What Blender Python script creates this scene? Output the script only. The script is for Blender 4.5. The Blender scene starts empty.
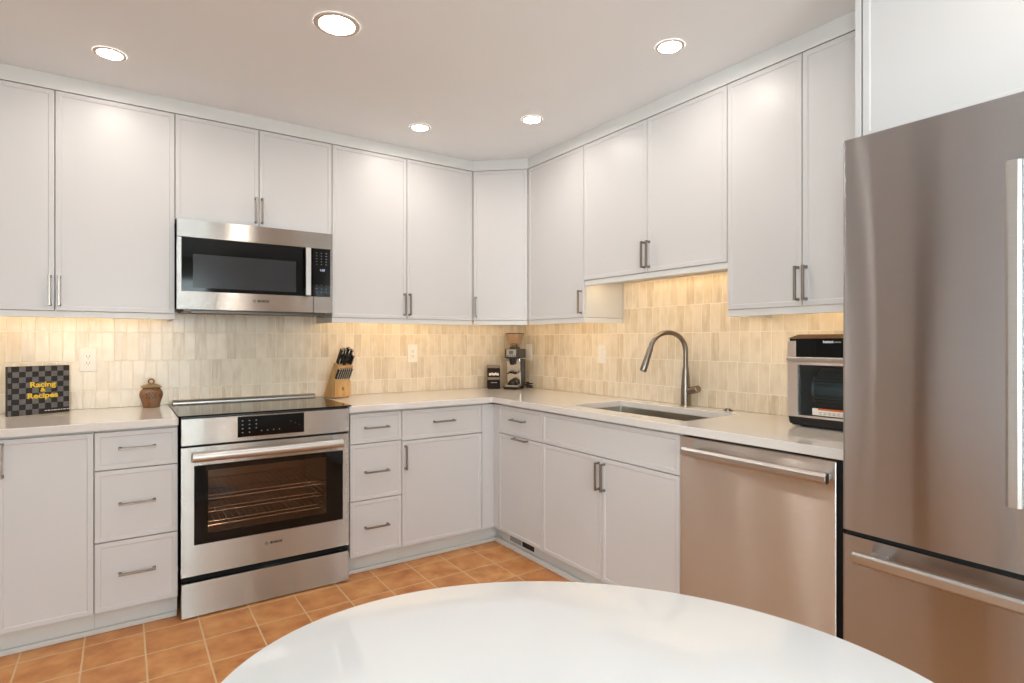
import bpy, bmesh, math, random
from mathutils import Vector, Matrix
random.seed(7)
sc = bpy.context.scene
col = sc.collection
PI = math.pi
CEIL = 2.457

# ------------------------------------------------------------------ camera, world, light, exposure
cd = bpy.data.cameras.new('camera'); cam = bpy.data.objects.new('camera', cd); col.objects.link(cam)
cam.location = (-2.5214, -3.5973, 1.2558)
cam.rotation_euler = (PI/2, 0, -0.6007)
cd.sensor_width = 36; cd.sensor_fit = 'HORIZONTAL'; cd.lens = 36*568.8/1024
cd.clip_start = .02; cd.clip_end = 60
sc.camera = cam
sc.view_settings.view_transform = 'Standard'; sc.view_settings.look = 'None'
sc.view_settings.gamma = 1; sc.view_settings.use_curve_mapping = False
sc.view_settings.exposure = 0.17
w = bpy.data.worlds.new('world'); sc.world = w; w.use_nodes = True
w.node_tree.nodes['Background'].inputs[0].default_value = (.90, .96, 1, 1)
w.node_tree.nodes['Background'].inputs[1].default_value = 2.5
CAN = 130.0        # downlight emission
STRIP = 18.0      # under-cabinet strip emission

def added_window_light(name, loc, rot, sx, sy, power, color):
    l = bpy.data.lights.new(name, 'AREA'); l.shape = 'RECTANGLE'; l.size = sx; l.size_y = sy
    l.energy = power; l.color = color
    o = bpy.data.objects.new(name, l); col.objects.link(o); o.location = loc; o.rotation_euler = rot
    return o
# added area lights, daylight for two invented windows behind / left of the camera
added_window_light('added_daylight_front', (-2.55, -6.72, 1.35), (PI/2, 0, 0), 2.2, 1.7, 112, (.84, .96, 1))
added_window_light('added_daylight_left', (-5.02, -4.65, 1.45), (PI/2, 0, -PI/2), 1.6, 1.4, 112, (.82, .96, 1))

# ------------------------------------------------------------------ helpers
def fW(u, d, z): return Vector((u, d, z))           # plain world
def fA(u, d, z): return Vector((u, -d, z))          # back wall: u = x, d = distance out of the wall
def fB(u, d, z): return Vector((-d, -u, z))         # right wall: u = -y, d = distance out of the wall
def frame(o, e, n):
    o = Vector(o); e = Vector(e).normalized(); n = Vector(n).normalized()
    return lambda u, d, z: o + e*u + n*d + Vector((0, 0, z))
class G:                                            # a mesh being collected, in a frame
    def __init__(s, F=fW): s.bm = bmesh.new(); s.F = F
    def v(s, u, d, z): return s.bm.verts.new(s.F(u, d, z))
    def f(s, vs, mi=0):
        try: fa = s.bm.faces.new(vs); fa.material_index = mi; return fa
        except ValueError: return None
    def box(s, u0, u1, d0, d1, z0, z1, mi=0):
        p = [s.v(a, b, c) for c in (z0, z1) for a, b in ((u0, d0), (u1, d0), (u1, d1), (u0, d1))]
        for q in ((0,1,2,3), (4,7,6,5), (0,4,5,1), (1,5,6,2), (2,6,7,3), (3,7,4,0)): s.f([p[i] for i in q], mi)
        return s
    def loft(s, rings, cap0=True, cap1=True, closed=True, mi=0):
        R = [[s.v(*p) for p in r] for r in rings]; n = len(R[0])
        for a, b in zip(R, R[1:]):
            for i in range(n if closed else n-1):
                j = (i+1) % n; s.f([a[i], a[j], b[j], b[i]], mi)
        if cap0: s.f(R[0][::-1], mi)
        if cap1: s.f(R[-1], mi)
        return s
    def front(s, u0, u1, z0, z1, d0, d1, rail=.019, rec=.0028, b=.0015):   # slim shaker front
        def R(i, d): return [(u0+i, d, z0+i), (u1-i, d, z0+i), (u1-i, d, z1-i), (u0+i, d, z1-i)]
        return s.loft([R(0, d0), R(0, d1-b), R(b, d1), R(rail, d1), R(rail+.004, d1-rec)])
    def lathe(s, prof, c=(0, 0, 0), n=32, cap0=True, cap1=True, mi=0):
        return s.loft([[(c[0]+r*math.cos(2*PI*i/n), c[1]+r*math.sin(2*PI*i/n), c[2]+z) for i in range(n)] for r, z in prof], cap0, cap1, mi=mi)
    def prism(s, poly, z0, z1, mi=0):               # poly of (u, d)
        return s.loft([[(a, b, z0) for a, b in poly], [(a, b, z1) for a, b in poly]], mi=mi)
    def extr(s, poly, u0, u1, mi=0):                # poly of (d, z) pushed along u
        return s.loft([[(u0, a, b) for a, b in poly], [(u1, a, b) for a, b in poly]], mi=mi)
    def tube(s, pts, r, n=12, cap=True, mi=0):      # pts in frame coords; r float or list
        P = [s.F(*p) for p in pts]; rs = r if isinstance(r, (list, tuple)) else [r]*len(P)
        T = []
        for i in range(len(P)):
            T.append((P[min(i+1, len(P)-1)]-P[max(i-1, 0)]).normalized())
        up = Vector((0, 0, 1)) if abs(T[0].z) < .9 else Vector((1, 0, 0))
        N = (up - T[0]*up.dot(T[0])).normalized(); prev = None
        for i, p in enumerate(P):
            N = (N - T[i]*N.dot(T[i])).normalized(); Bn = T[i].cross(N)
            ring = [s.bm.verts.new(p + (N*math.cos(2*PI*k/n)+Bn*math.sin(2*PI*k/n))*rs[i]) for k in range(n)]
            if prev:
                for k in range(n): s.f([prev[k], prev[(k+1) % n], ring[(k+1) % n], ring[k]], mi)
            elif cap: s.f(ring[::-1], mi)
            prev = ring
        if cap: s.f(prev, mi)
        return s
    def pull(s, uc, zc, d, L=.135, ax='u'):         # bow pull: bar on two flared feet
        h = L/2
        if ax == 'u':
            s.loft([[(uc-h, d+.022, zc-.005), (uc-h, d+.031, zc-.004), (uc-h, d+.031, zc+.004), (uc-h, d+.022, zc+.005)],
                    [(uc+h, d+.022, zc-.005), (uc+h, d+.031, zc-.004), (uc+h, d+.031, zc+.004), (uc+h, d+.022, zc+.005)]])
            for k in (-1, 1):
                a = uc+k*(h-.005)
                s.loft([[(a-.0065, d, zc-.0065), (a+.0065, d, zc-.0065), (a+.0065, d, zc+.0065), (a-.0065, d, zc+.0065)],
                        [(a-.004, d+.006, zc-.0045), (a+.004, d+.006, zc-.0045), (a+.004, d+.006, zc+.0045), (a-.004, d+.006, zc+.0045)],
                        [(a-.0045, d+.0225, zc-.0048), (a+.0045, d+.0225, zc-.0048), (a+.0045, d+.0225, zc+.0048), (a-.0045, d+.0225, zc+.0048)]])
        else:
            s.loft([[(uc-.005, d+.022, zc-h), (uc-.004, d+.031, zc-h), (uc+.004, d+.031, zc-h), (uc+.005, d+.022, zc-h)],
                    [(uc-.005, d+.022, zc+h), (uc-.004, d+.031, zc+h), (uc+.004, d+.031, zc+h), (uc+.005, d+.022, zc+h)]])
            for k in (-1, 1):
                a = zc+k*(h-.005)
                s.loft([[(uc-.0065, d, a-.0065), (uc+.0065, d, a-.0065), (uc+.0065, d, a+.0065), (uc-.0065, d, a+.0065)],
                        [(uc-.0045, d+.006, a-.004), (uc+.0045, d+.006, a-.004), (uc+.0045, d+.006, a+.004), (uc-.0045, d+.006, a+.004)],
                        [(uc-.0048, d+.0225, a-.0045), (uc+.0048, d+.0225, a-.0045), (uc+.0048, d+.0225, a+.0045), (uc-.0048, d+.0225, a+.0045)]])
        return s

def wpos(o):
    v = Vector((0, 0, 0))
    while o: v += o.location; o = o.parent
    return v
def obj(name, g, mat, parent=None, label=None, bevel=0, smooth=False, segs=2, kind=None, loc=None):
    bm = g.bm; bmesh.ops.recalc_face_normals(bm, faces=bm.faces[:])
    base = wpos(parent) if parent else Vector((0, 0, 0))
    if loc is not None: base = base + Vector(loc) if parent else Vector(loc)
    bm.transform(Matrix.Translation(-base))
    me = bpy.data.meshes.new(name); bm.to_mesh(me); bm.free()
    for m in (mat if isinstance(mat, (list, tuple)) else [mat]): me.materials.append(m)
    if smooth:
        for p in me.polygons: p.use_smooth = True
        me.set_sharp_from_angle(angle=math.radians(35))
    o = bpy.data.objects.new(name, me); col.objects.link(o)
    if parent: o.parent = parent
    if loc is not None: o.location = loc
    if bevel:
        b = o.modifiers.new('b', 'BEVEL'); b.width = bevel; b.segments = segs; b.limit_method = 'ANGLE'; b.angle_limit = math.radians(40)
        b.harden_normals = False
    if label: o['label'] = label
    if kind: o['kind'] = kind
    return o
def tag(o, label, cat, group=None):
    o['label'] = label; o['category'] = cat
    if group: o['group'] = group
    return o
def thing(name, label, cat, loc, group=None):
    o = bpy.data.objects.new(name, None); col.objects.link(o); o.location = loc; o.empty_display_size = .05
    return tag(o, label, cat, group)
def dup(r, loc, label):
    c = r.copy(); col.objects.link(c); c.location = loc; c['label'] = label
    for ch in list(r.children):
        k = ch.copy(); col.objects.link(k); k.parent = c
        for g2 in ch.children:
            q = g2.copy(); col.objects.link(q); q.parent = k
    return c
def text(name, body, size, o, e, up, mat, parent, bold=0, ext=.0006, align='CENTER', label=None, sx=1.0):
    """lettering lying in the plane (e, up), its centre at o"""
    cu = bpy.data.curves.new(name, 'FONT'); cu.body = body; cu.size = size; cu.extrude = ext; cu.offset = bold
    cu.align_x = align; cu.align_y = 'CENTER'; cu.resolution_u = 3
    t = bpy.data.objects.new(name, cu); col.objects.link(t)
    dg = bpy.context.evaluated_depsgraph_get(); me = bpy.data.meshes.new_from_object(t.evaluated_get(dg))
    bpy.data.objects.remove(t); bpy.data.curves.remove(cu)
    e = Vector(e).normalized(); up = Vector(up).normalized(); n = e.cross(up)
    M = Matrix(((e.x*sx, up.x, n.x, o[0]), (e.y*sx, up.y, n.y, o[1]), (e.z*sx, up.z, n.z, o[2]), (0, 0, 0, 1)))
    me.transform(Matrix.Translation(-wpos(parent)) @ M)
    me.materials.clear(); me.materials.append(mat)
    ob = bpy.data.objects.new(name, me); col.objects.link(ob); ob.parent = parent
    if label: ob['label'] = label
    return ob

# ------------------------------------------------------------------ materials
def S(c):                                            # sRGB 0-255 -> linear
    return tuple(((x/255)/12.92 if x/255 <= .04045 else ((x/255+.055)/1.055)**2.4) for x in c)+(1,)
def mat(name, c, rough=.5, metal=0, **k):
    m = bpy.data.materials.new(name); m.use_nodes = True; b = m.node_tree.nodes['Principled BSDF']
    b.inputs['Base Color'].default_value = c if len(c) == 4 else S(c)
    b.inputs['Roughness'].default_value = rough; b.inputs['Metallic'].default_value = metal
    if 'spec' in k: b.inputs['Specular IOR Level'].default_value = k['spec']
    if 'coat' in k: b.inputs['Coat Weight'].default_value = k['coat']; b.inputs['Coat Roughness'].default_value = k.get('cr', .03)
    if 'emit' in k:
        b.inputs['Emission Color'].default_value = k['emit']; b.inputs['Emission Strength'].default_value = k.get('es', 1)
    return m
class N:                                             # small node builder
    def __init__(s, m): s.m = m; s.t = m.node_tree; s.b = s.t.nodes['Principled BSDF']
    def n(s, ty, **kw):
        q = s.t.nodes.new(ty)
        for a, v in kw.items(): setattr(q, a, v)
        return q
    def l(s, a, b): s.t.links.new(a, b)
    def put(s, x, inp):
        if isinstance(x, (int, float)): inp.default_value = x
        elif isinstance(x, tuple): inp.default_value = x
        else: s.l(x, inp)
    def M(s, op, a, b=0, c=None):
        q = s.n('ShaderNodeMath', operation=op); s.put(a, q.inputs[0]); s.put(b, q.inputs[1])
        if c is not None: s.put(c, q.inputs[2])
        return q.outputs[0]
    def obj(s): return s.n('ShaderNodeTexCoord').outputs['Object']
    def xyz(s, v): q = s.n('ShaderNodeSeparateXYZ'); s.l(v, q.inputs[0]); return q.outputs
    def vec(s, x, y, z):
        q = s.n('ShaderNodeCombineXYZ'); s.put(x, q.inputs[0]); s.put(y, q.inputs[1]); s.put(z, q.inputs[2]); return q.outputs[0]
    def map(s, v, sc_): q = s.n('ShaderNodeMapping'); s.l(v, q.inputs[0]); q.inputs['Scale'].default_value = sc_; return q.outputs[0]
    def noise(s, v, scale=5, detail=3, rough=.5):
        q = s.n('ShaderNodeTexNoise'); s.l(v, q.inputs['Vector']); q.inputs['Scale'].default_value = scale
        q.inputs['Detail'].default_value = detail; q.inputs['Roughness'].default_value = rough; return q.outputs
    def white(s, v): q = s.n('ShaderNodeTexWhiteNoise', noise_dimensions='3D'); s.l(v, q.inputs['Vector']); return q.outputs
    def ramp(s, f, stops):
        q = s.n('ShaderNodeValToRGB'); s.l(f, q.inputs[0]); e = q.color_ramp.elements
        while len(e) < len(stops): e.new(.5)
        for i, (p, c) in enumerate(stops): e[i].position = p; e[i].color = c if len(c) == 4 else S(c)
        return q.outputs[0]
    def mix(s, f, a, b, bt='MIX'):
        q = s.n('ShaderNodeMix', data_type='RGBA', blend_type=bt); s.put(f, q.inputs[0]); s.put(a, q.inputs[6]); s.put(b, q.inputs[7]); return q.outputs[2]
    def bump(s, h, strength=.2, dist=.01):
        q = s.n('ShaderNodeBump'); s.l(h, q.inputs['Height']); q.inputs['Strength'].default_value = strength; q.inputs['Distance'].default_value = dist
        s.l(q.outputs[0], s.b.inputs['Normal'])

def painted(name, c, rough, sc_=60, st=.03):
    m = mat(name, c, rough); q = N(m); o = q.obj()
    q.l(q.ramp(q.noise(o, 1.2, 2)[0], [(.3, tuple(x*.985 for x in c)), (.7, c)]), q.b.inputs['Base Color'])
    q.bump(q.noise(o, sc_, 2)[0], st, .002); return m
cab_white = painted('cabinet_paint', (212, 209, 209), .38)
carcass_white = painted('cabinet_box', (212, 210, 208), .6)
kick_white = painted('toe_kick_paint', (214, 211, 207), .5)
wall_paint = painted('wall_paint', (230, 228, 224), .8, 90, .06)
ceil_paint = painted('ceiling_paint', (244, 248, 252), .9, 110, .06)
trim_paint = painted('trim_paint', (222, 221, 219), .45)
plastic_white = mat('outlet_plastic', (236, 230, 222), .35)
slot_dark = mat('slot_dark', (30, 28, 26), .6)
black_gloss = mat('black_glass', (6, 6, 7), .06, spec=.28)
black_plastic = mat('black_plastic', (16, 16, 17), .35)
black_gap_rubber = mat('black_gap', (8, 8, 8), .8)
grey_print = mat('panel_print', (140, 142, 148), .5)
dark_print = mat('dark_print', (22, 20, 19), .5)

def steel(name, c=(176, 170, 164), rough=.2, k=0.0, wav=.0):
    """brushed stainless: fine horizontal grain tips the normal up and down (k), the sheet itself is slightly wavy (wav)"""
    m = mat(name, c, rough, 1.0); q = N(m); o = q.obj()
    g = q.noise(q.map(o, (9, 9, 900)), 1, 2)[0]
    q.l(q.mix(g, S(tuple(x-7 for x in c)), S(tuple(min(255, x+7) for x in c))), q.b.inputs['Base Color'])
    if k:
        q.b.inputs['Anisotropic'].default_value = 1.0; q.b.inputs['Anisotropic Rotation'].default_value = .25
        tg = q.n('ShaderNodeTangent'); tg.direction_type = 'RADIAL'; tg.axis = 'Z'; q.l(tg.outputs[0], q.b.inputs['Tangent'])
    if k or wav:
        fine = q.white(q.map(o, (40, 40, 9000)))
        geo = q.n('ShaderNodeNewGeometry').outputs['Normal']
        def cen(x, s_): return q.M('MULTIPLY', q.M('SUBTRACT', x, .5), s_)
        slow = q.noise(q.map(o, (6, 6, .7)), 1, 1.5)[0]; mid = q.noise(q.map(o, (26, 26, 1.1)), 1, 1)[0]
        h = q.M('ADD', cen(slow, wav), cen(mid, wav*.35))
        wn = q.xyz(fine[1])
        kz = q.M('ADD', q.M('ADD', cen(wn[0], k), cen(wn[1], k)), cen(wn[2], k))
        ad = q.n('ShaderNodeVectorMath', operation='ADD'); q.l(geo, ad.inputs[0]); q.l(q.vec(h, h, kz), ad.inputs[1])
        nz = q.n('ShaderNodeVectorMath', operation='NORMALIZE'); q.l(ad.outputs[0], nz.inputs[0]); q.l(nz.outputs[0], q.b.inputs['Normal'])
    return m
steel_v = steel('stainless_fridge', (182, 182, 185), .23, .26, .12)
steel_dw = steel('stainless_dishwasher', (212, 210, 207), .27, .62, .05)
steel_h = steel('stainless_range', (180, 176, 171), .27, .58, .06)
steel_bar = steel('stainless_handle', (194, 190, 186), .36)
steel_sink = steel('stainless_sink', (196, 190, 182), .3)
nickel = mat('brushed_nickel', (142, 132, 122), .3, 1.0)
pull_metal = mat('satin_nickel_pull', (150, 141, 132), .32, 1.0)
chrome = mat('chrome', (215, 213, 210), .12, 1.0)
grey_side = mat('fridge_side_grey', (92, 91, 92), .5, .2)

def emitter(name, c, s):
    m = bpy.data.materials.new(name); m.use_nodes = True; t = m.node_tree; t.nodes.clear()
    e = t.nodes.new('ShaderNodeEmission'); e.inputs[0].default_value = c; e.inputs[1].default_value = s
    o = t.nodes.new('ShaderNodeOutputMaterial'); t.links.new(e.outputs[0], o.inputs[0]); return m
lamp_glow = emitter('downlight_glow', (1, .92, .83, 1), CAN)
strip_glow = emitter('strip_glow', (1, .70, .34, 1), STRIP)
digit_glow = emitter('digit_glow', (.7, .75, 1, 1), 1.2)

def glassy(name, tint, refl=.08, rough=.02):
    m = bpy.data.materials.new(name); m.use_nodes = True; t = m.node_tree; t.nodes.clear()
    tr = t.nodes.new('ShaderNodeBsdfTransparent'); tr.inputs[0].default_value = tint
    gl = t.nodes.new('ShaderNodeBsdfGlossy'); gl.inputs['Roughness'].default_value = rough
    fr = t.nodes.new('ShaderNodeFresnel'); fr.inputs[0].default_value = 1.5
    mx = t.nodes.new('ShaderNodeMixShader'); o = t.nodes.new('ShaderNodeOutputMaterial')
    t.links.new(fr.outputs[0], mx.inputs[0]); t.links.new(tr.outputs[0], mx.inputs[1]); t.links.new(gl.outputs[0], mx.inputs[2]); t.links.new(mx.outputs[0], o.inputs[0])
    return m
oven_glass = glassy('oven_glass', (.82, .70, .62, 1))
clear_glass = glassy('window_glass', (.95, .97, .97, 1))
smoky = glassy('smoky_plastic', (.80, .64, .50, 1))
fryer_glass = glassy('fryer_glass', (.62, .70, .74, 1))

def tiles_mat(name, ax, w_, phase):
    """hand-made vertical stacked tiles: rows .149 high, a different shift in every row"""
    m = mat(name, (220, 200, 175), .22, spec=.5); q = N(m); o = q.obj(); x = q.xyz(o)
    u = x[0] if ax == 'x' else q.M('MULTIPLY', x[1], -1)
    r = q.M('DIVIDE', q.M('SUBTRACT', x[2], .857), .149); row = q.M('FLOOR', r); fz = q.M('SUBTRACT', r, row)
    sh = q.white(q.vec(row, phase, 3.1))[0]
    t = q.M('ADD', q.M('DIVIDE', u, w_), q.M('ADD', sh, q.M('MULTIPLY', phase, 1.0)))
    ti = q.M('FLOOR', t); fu = q.M('SUBTRACT', t, ti)
    rnd = q.white(q.vec(ti, row, phase)); rv = rnd[0]
    # distance to the joints, wobbling a little because the tiles are hand cut
    wob = q.M('MULTIPLY', q.M('SUBTRACT', q.noise(o, 55, 2)[0], .5), .0022)
    du = q.M('ADD', q.M('MULTIPLY', q.M('MINIMUM', fu, q.M('SUBTRACT', 1, fu)), w_), wob)
    dz = q.M('ADD', q.M('MULTIPLY', q.M('MINIMUM', fz, q.M('SUBTRACT', 1, fz)), .149), wob)
    dm = q.M('MINIMUM', du, dz)
    mr = q.n('ShaderNodeMapRange'); q.l(dm, mr.inputs[0]); mr.inputs[1].default_value = .0005; mr.inputs[2].default_value = .0020
    face = mr.outputs[0]
    base = q.ramp(rv, [(0, (206, 187, 163)), (.2, (227, 211, 189)), (.6, (233, 218, 198)), (.78, (224, 205, 178)), (1, (202, 180, 150))])
    # streaky glaze along the tile, shifted per tile
    shv = q.vec(q.M('ADD', q.M('MULTIPLY', u, 60), q.M('MULTIPLY', rv, 31)), q.M('ADD', q.M('MULTIPLY', x[2], 7), q.M('MULTIPLY', rv, 17)), row)
    st = q.noise(shv, 1, 4, .6)[0]
    cl = q.noise(q.vec(q.M('ADD', q.M('MULTIPLY', u, 14), q.M('MULTIPLY', rv, 9)), q.M('MULTIPLY', x[2], 9), ti), 1, 2)[0]
    c = q.mix(q.ramp(st, [(.38, (0, 0, 0)), (.72, (255, 255, 255))]), base, S((235, 222, 203)))
    c = q.mix(q.M('MULTIPLY', q.ramp(cl, [(.45, (0, 0, 0)), (.75, (255, 255, 255))]), .5), c, S((200, 180, 152)))
    c = q.mix(face, S((240, 230, 214)), c); q.l(c, q.b.inputs['Base Color'])
    q.l(q.M('MULTIPLY_ADD', face, -.45, .68), q.b.inputs['Roughness'])
    tilt = q.M('MULTIPLY', q.M('SUBTRACT', fu, .5), q.M('SUBTRACT', rnd[0], .5))
    h = q.M('ADD', q.M('MULTIPLY', face, .5), q.M('ADD', q.M('MULTIPLY', cl, .5), q.M('MULTIPLY', tilt, .6)))
    q.bump(h, .35, .004); return m
tile_A = tiles_mat('backsplash_tile_back', 'x', .0525, 0.0)
tile_B = tiles_mat('backsplash_tile_right', 'y', .0560, 5.0)

def floor_mat():
    m = mat('terracotta_tile', (190, 130, 88), .42); q = N(m); o = q.obj(); x = q.xyz(o)
    tu = q.M('DIVIDE', q.M('ADD', x[0], .78), .208); tv = q.M('DIVIDE', q.M('ADD', x[1], .676), .2105)
    iu = q.M('FLOOR', tu); iv = q.M('FLOOR', tv); fu = q.M('SUBTRACT', tu, iu); fv = q.M('SUBTRACT', tv, iv)
    d = q.M('MINIMUM', q.M('MINIMUM', fu, q.M('SUBTRACT', 1, fu)), q.M('MINIMUM', fv, q.M('SUBTRACT', 1, fv)))
    d = q.M('ADD', q.M('MULTIPLY', d, .208), q.M('MULTIPLY', q.M('SUBTRACT', q.noise(o, 30, 2)[0], .5), .002))
    mr = q.n('ShaderNodeMapRange'); q.l(d, mr.inputs[0]); mr.inputs[1].default_value = .0022; mr.inputs[2].default_value = .0042; face = mr.outputs[0]
    rv = q.white(q.vec(iu, iv, 1))[0]
    mot = q.noise(q.vec(q.M('ADD', x[0], q.M('MULTIPLY', rv, 7)), q.M('ADD', x[1], q.M('MULTIPLY', rv, 5)), 0), 8, 4, .55)[0]
    c = q.ramp(mot, [(.28, (176, 110, 62)), (.45, (206, 139, 80)), (.6, (221, 158, 97)), (.78, (232, 178, 118))])
    c = q.mix(q.M('MULTIPLY', rv, .35), c, S((192, 122, 70)))
    c = q.mix(face, S((222, 188, 146)), c); q.l(c, q.b.inputs['Base Color'])
    q.l(q.M('MULTIPLY_ADD', face, -.38, .82), q.b.inputs['Roughness'])
    q.bump(q.M('ADD', q.M('MULTIPLY', face, .6), q.M('MULTIPLY', mot, .5)), .3, .004); return m
floor_tile = floor_mat()

def quartz():
    m = mat('quartz', (222, 213, 205), .075, spec=.75); q = N(m); o = q.obj()
    f = q.noise(o, 420, 1)[0]; c = q.ramp(f, [(.35, (219, 213, 208)), (.6, (226, 220, 216))])
    c = q.mix(q.M('MULTIPLY', q.noise(o, 3, 3)[0], .25), c, S((231, 226, 222))); q.l(c, q.b.inputs['Base Color']); return m
quartz_m = quartz()
table_white = mat('table_white_gloss', (238, 239, 241), .05, spec=.5)
table_base_m = mat('table_base_white', (226, 225, 222), .25)

def wood(name, a, b, sc_=(14, 14, 90)):
    m = mat(name, a, .45); q = N(m); g = q.noise(q.map(q.obj(), sc_), 1, 3)[0]
    q.l(q.ramp(g, [(.3, a), (.7, b)]), q.b.inputs['Base Color']); return m
block_wood = wood('block_wood', (190, 142, 84), (214, 170, 112), (30, 30, 8))
def mottled(name, stops, sc_=14, rough=.3):
    m = mat(name, stops[0][1], rough); q = N(m); q.l(q.ramp(q.noise(q.obj(), sc_, 3)[0], stops), q.b.inputs['Base Color']); return m

# ------------------------------------------------------------------ the room
XL, YF = -4.9, -6.6
def struct(name, g, m, **k): return obj(name, g, m, kind='structure', **k)
struct('floor', G().box(XL-.15, .15, YF-.15, .15, -.06, 0), floor_tile)
struct('ceiling', G().box(XL-.15, .15, YF-.15, .15, CEIL, CEIL+.08), ceil_paint)
struct('wall_back', G().box(XL-.15, .15, 0, .15, 0, CEIL), wall_paint)
struct('wall_right', G().box(0, .15, YF-.15, 0, 0, CEIL), wall_paint)
# left wall and front wall (behind the camera), opened for the added windows and doorway
g = G(); y0, y1, z0, z1 = -5.45, -3.85, .75, 2.15
g.box(XL-.15, XL, YF, y0, 0, CEIL).box(XL-.15, XL, y1, -1.83, 0, CEIL).box(XL-.15, XL, -1.83, -1.22, 2.05, CEIL).box(XL-.15, XL, -1.22, 0, 0, CEIL).box(XL-.15, XL, y0, y1, 0, z0).box(XL-.15, XL, y0, y1, z1, CEIL)
struct('wall_left', g, wall_paint)
g = G(); x0, x1, a0, a1 = -3.65, -1.45, .5, 2.2
g.box(XL, x0, YF-.15, YF, 0, CEIL).box(x1, 0, YF-.15, YF, 0, CEIL).box(x0, x1, YF-.15, YF, 0, a0).box(x0, x1, YF-.15, YF, a1, CEIL)
struct('wall_front', g, wall_paint)
hall = mat('added_hall_wall', (120, 112, 104), .8)  # unseen dim hall, added so the doorway reflects as a dark band
g = G().box(XL-1.5, XL-1.45, -2.6, -.4, 0, CEIL).box(XL-1.45, XL-.151, -2.6, -2.55, 0, CEIL).box(XL-1.45, XL-.151, -.45, -.4, 0, CEIL).box(XL-1.45, XL-.151, -2.55, -.45, CEIL-.03, CEIL)
struct('wall_added_hall', g, hall)
struct('floor_added_hall', G().box(XL-1.5, XL-.151, -2.6, -.4, -.05, -.0005), mat('added_hall_floor', (96, 70, 50), .5))
struct('trim_2', G().box(XL+.0005, XL+.018, -1.90, -1.83, 0, 2.12).box(XL+.0005, XL+.018, -1.22, -1.15, 0, 2.12).box(XL+.0005, XL+.018, -1.83, -1.22, 2.05, 2.12), trim_paint)  # casing of the added doorway
fL = frame((XL, 0, 0), (0, 1, 0), (1, 0, 0))
dl = obj('added_door_1', G(fL).front(-2.84, -2.02, .005, 2.06, .0005, .02, rail=.11, rec=.008), mat('door_white', (236, 238, 240), .35), kind='structure')  # unseen white door, added for a bright band in the fridge reflection
obj('door_knob', G(fL).tube([(-2.77, .021, 1.0), (-2.77, .05, 1.0), (-2.77, .055, 1.0), (-2.77, .075, 1.0)], [.010, .010, .026, .02], 16), nickel, dl, smooth=True)
def window(name, F, u0, u1, z0, z1, panes):  # unseen windows, added to bring daylight into the room
    wd = obj(name, G(F).box(u0-.07, u1+.07, -.02, .0, z0-.07, z0).box(u0-.07, u1+.07, -.02, 0, z1, z1+.07).box(u0-.07, u0, -.02, 0, z0, z1).box(u1, u1+.07, -.02, 0, z0, z1), trim_paint, kind='structure')
    fr = G(F).box(u0, u1, .03, .07, z0, z0+.05).box(u0, u1, .03, .07, z1-.05, z1)
    for i in range(panes+1):
        a = u0+(u1-u0)*i/panes; a = min(max(a, u0+.025), u1-.025); fr.box(a-.025, a+.025, .03, .07, z0+.05, z1-.05)
    obj('window_frame', fr, trim_paint, wd)
    obj('window_pane', G(F).box(u0+.03, u1-.03, .048, .052, z0+.03, z1-.03), clear_glass, wd)
window('added_window_1', frame((XL, 0, 0), (0, 1, 0), (-1, 0, 0)), -5.45, -3.85, .75, 2.15, 2)
window('added_window_2', frame((0, YF, 0), (1, 0, 0), (0, -1, 0)), -3.65, -1.45, .5, 2.2, 3)
struct('baseboard_left', G().box(XL, XL+.015, YF+.02, -2.86, 0, .11), trim_paint)
struct('baseboard_front', G().box(XL+.02, -.02, YF, YF+.015, 0, .11), trim_paint)
struct('baseboard_back', G(fA).box(XL+.02, -3.26, 0, .015, 0, .11), trim_paint)

# fascia between the upper cabinets and the ceiling
DX = .33
g = G(); ZT, ZB = CEIL-.0005, 2.388
path = [(-3.24, -DX), (-.597, -DX), (-DX, -.584), (-DX, -2.728)]
back = [(-3.24, -DX+.02), (-.605, -DX+.02), (-DX+.02, -.592), (-DX+.02, -2.728)]
g.loft([[(a[0], a[1], ZB), (a[0], a[1], ZT), (b[0], b[1], ZT), (b[0], b[1], ZB)] for a, b in zip(path, back)])
struct('trim_1', g, trim_paint)
# shoe moulding along the toe kicks
g = G(); g.box(-3.24, -2.315, -.582, -.5665, .0, .022).box(-1.53, -.578, -.582, -.5665, .0, .022); struct('baseboard_back', g, kick_white, bevel=.004)
g = G(); g.box(-.588, -.5665, -2.05, -.583, .0, .030); struct('baseboard_right', g, kick_white, bevel=.004)

# ------------------------------------------------------------------ backsplash
g = G(fA); g.box(-3.24, -.0105, .0006, .010, .9150, 1.42).box(-2.30, -1.54, .0006, .010, .60, .9149)
tag(obj('tile_backsplash', g, tile_A), 'cream glazed tile backsplash on the back wall behind the range', 'backsplash', 'tile backsplashes')
g = G(fB); g.box(.0006, 2.728, .0006, .010, .9150, 1.392).box(1.130, 2.068, .0006, .010, 1.3921, 1.606)
tag(obj('tile_backsplash', g, tile_B), 'cream glazed tile backsplash on the right wall behind the sink', 'backsplash', 'tile backsplashes')

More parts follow.
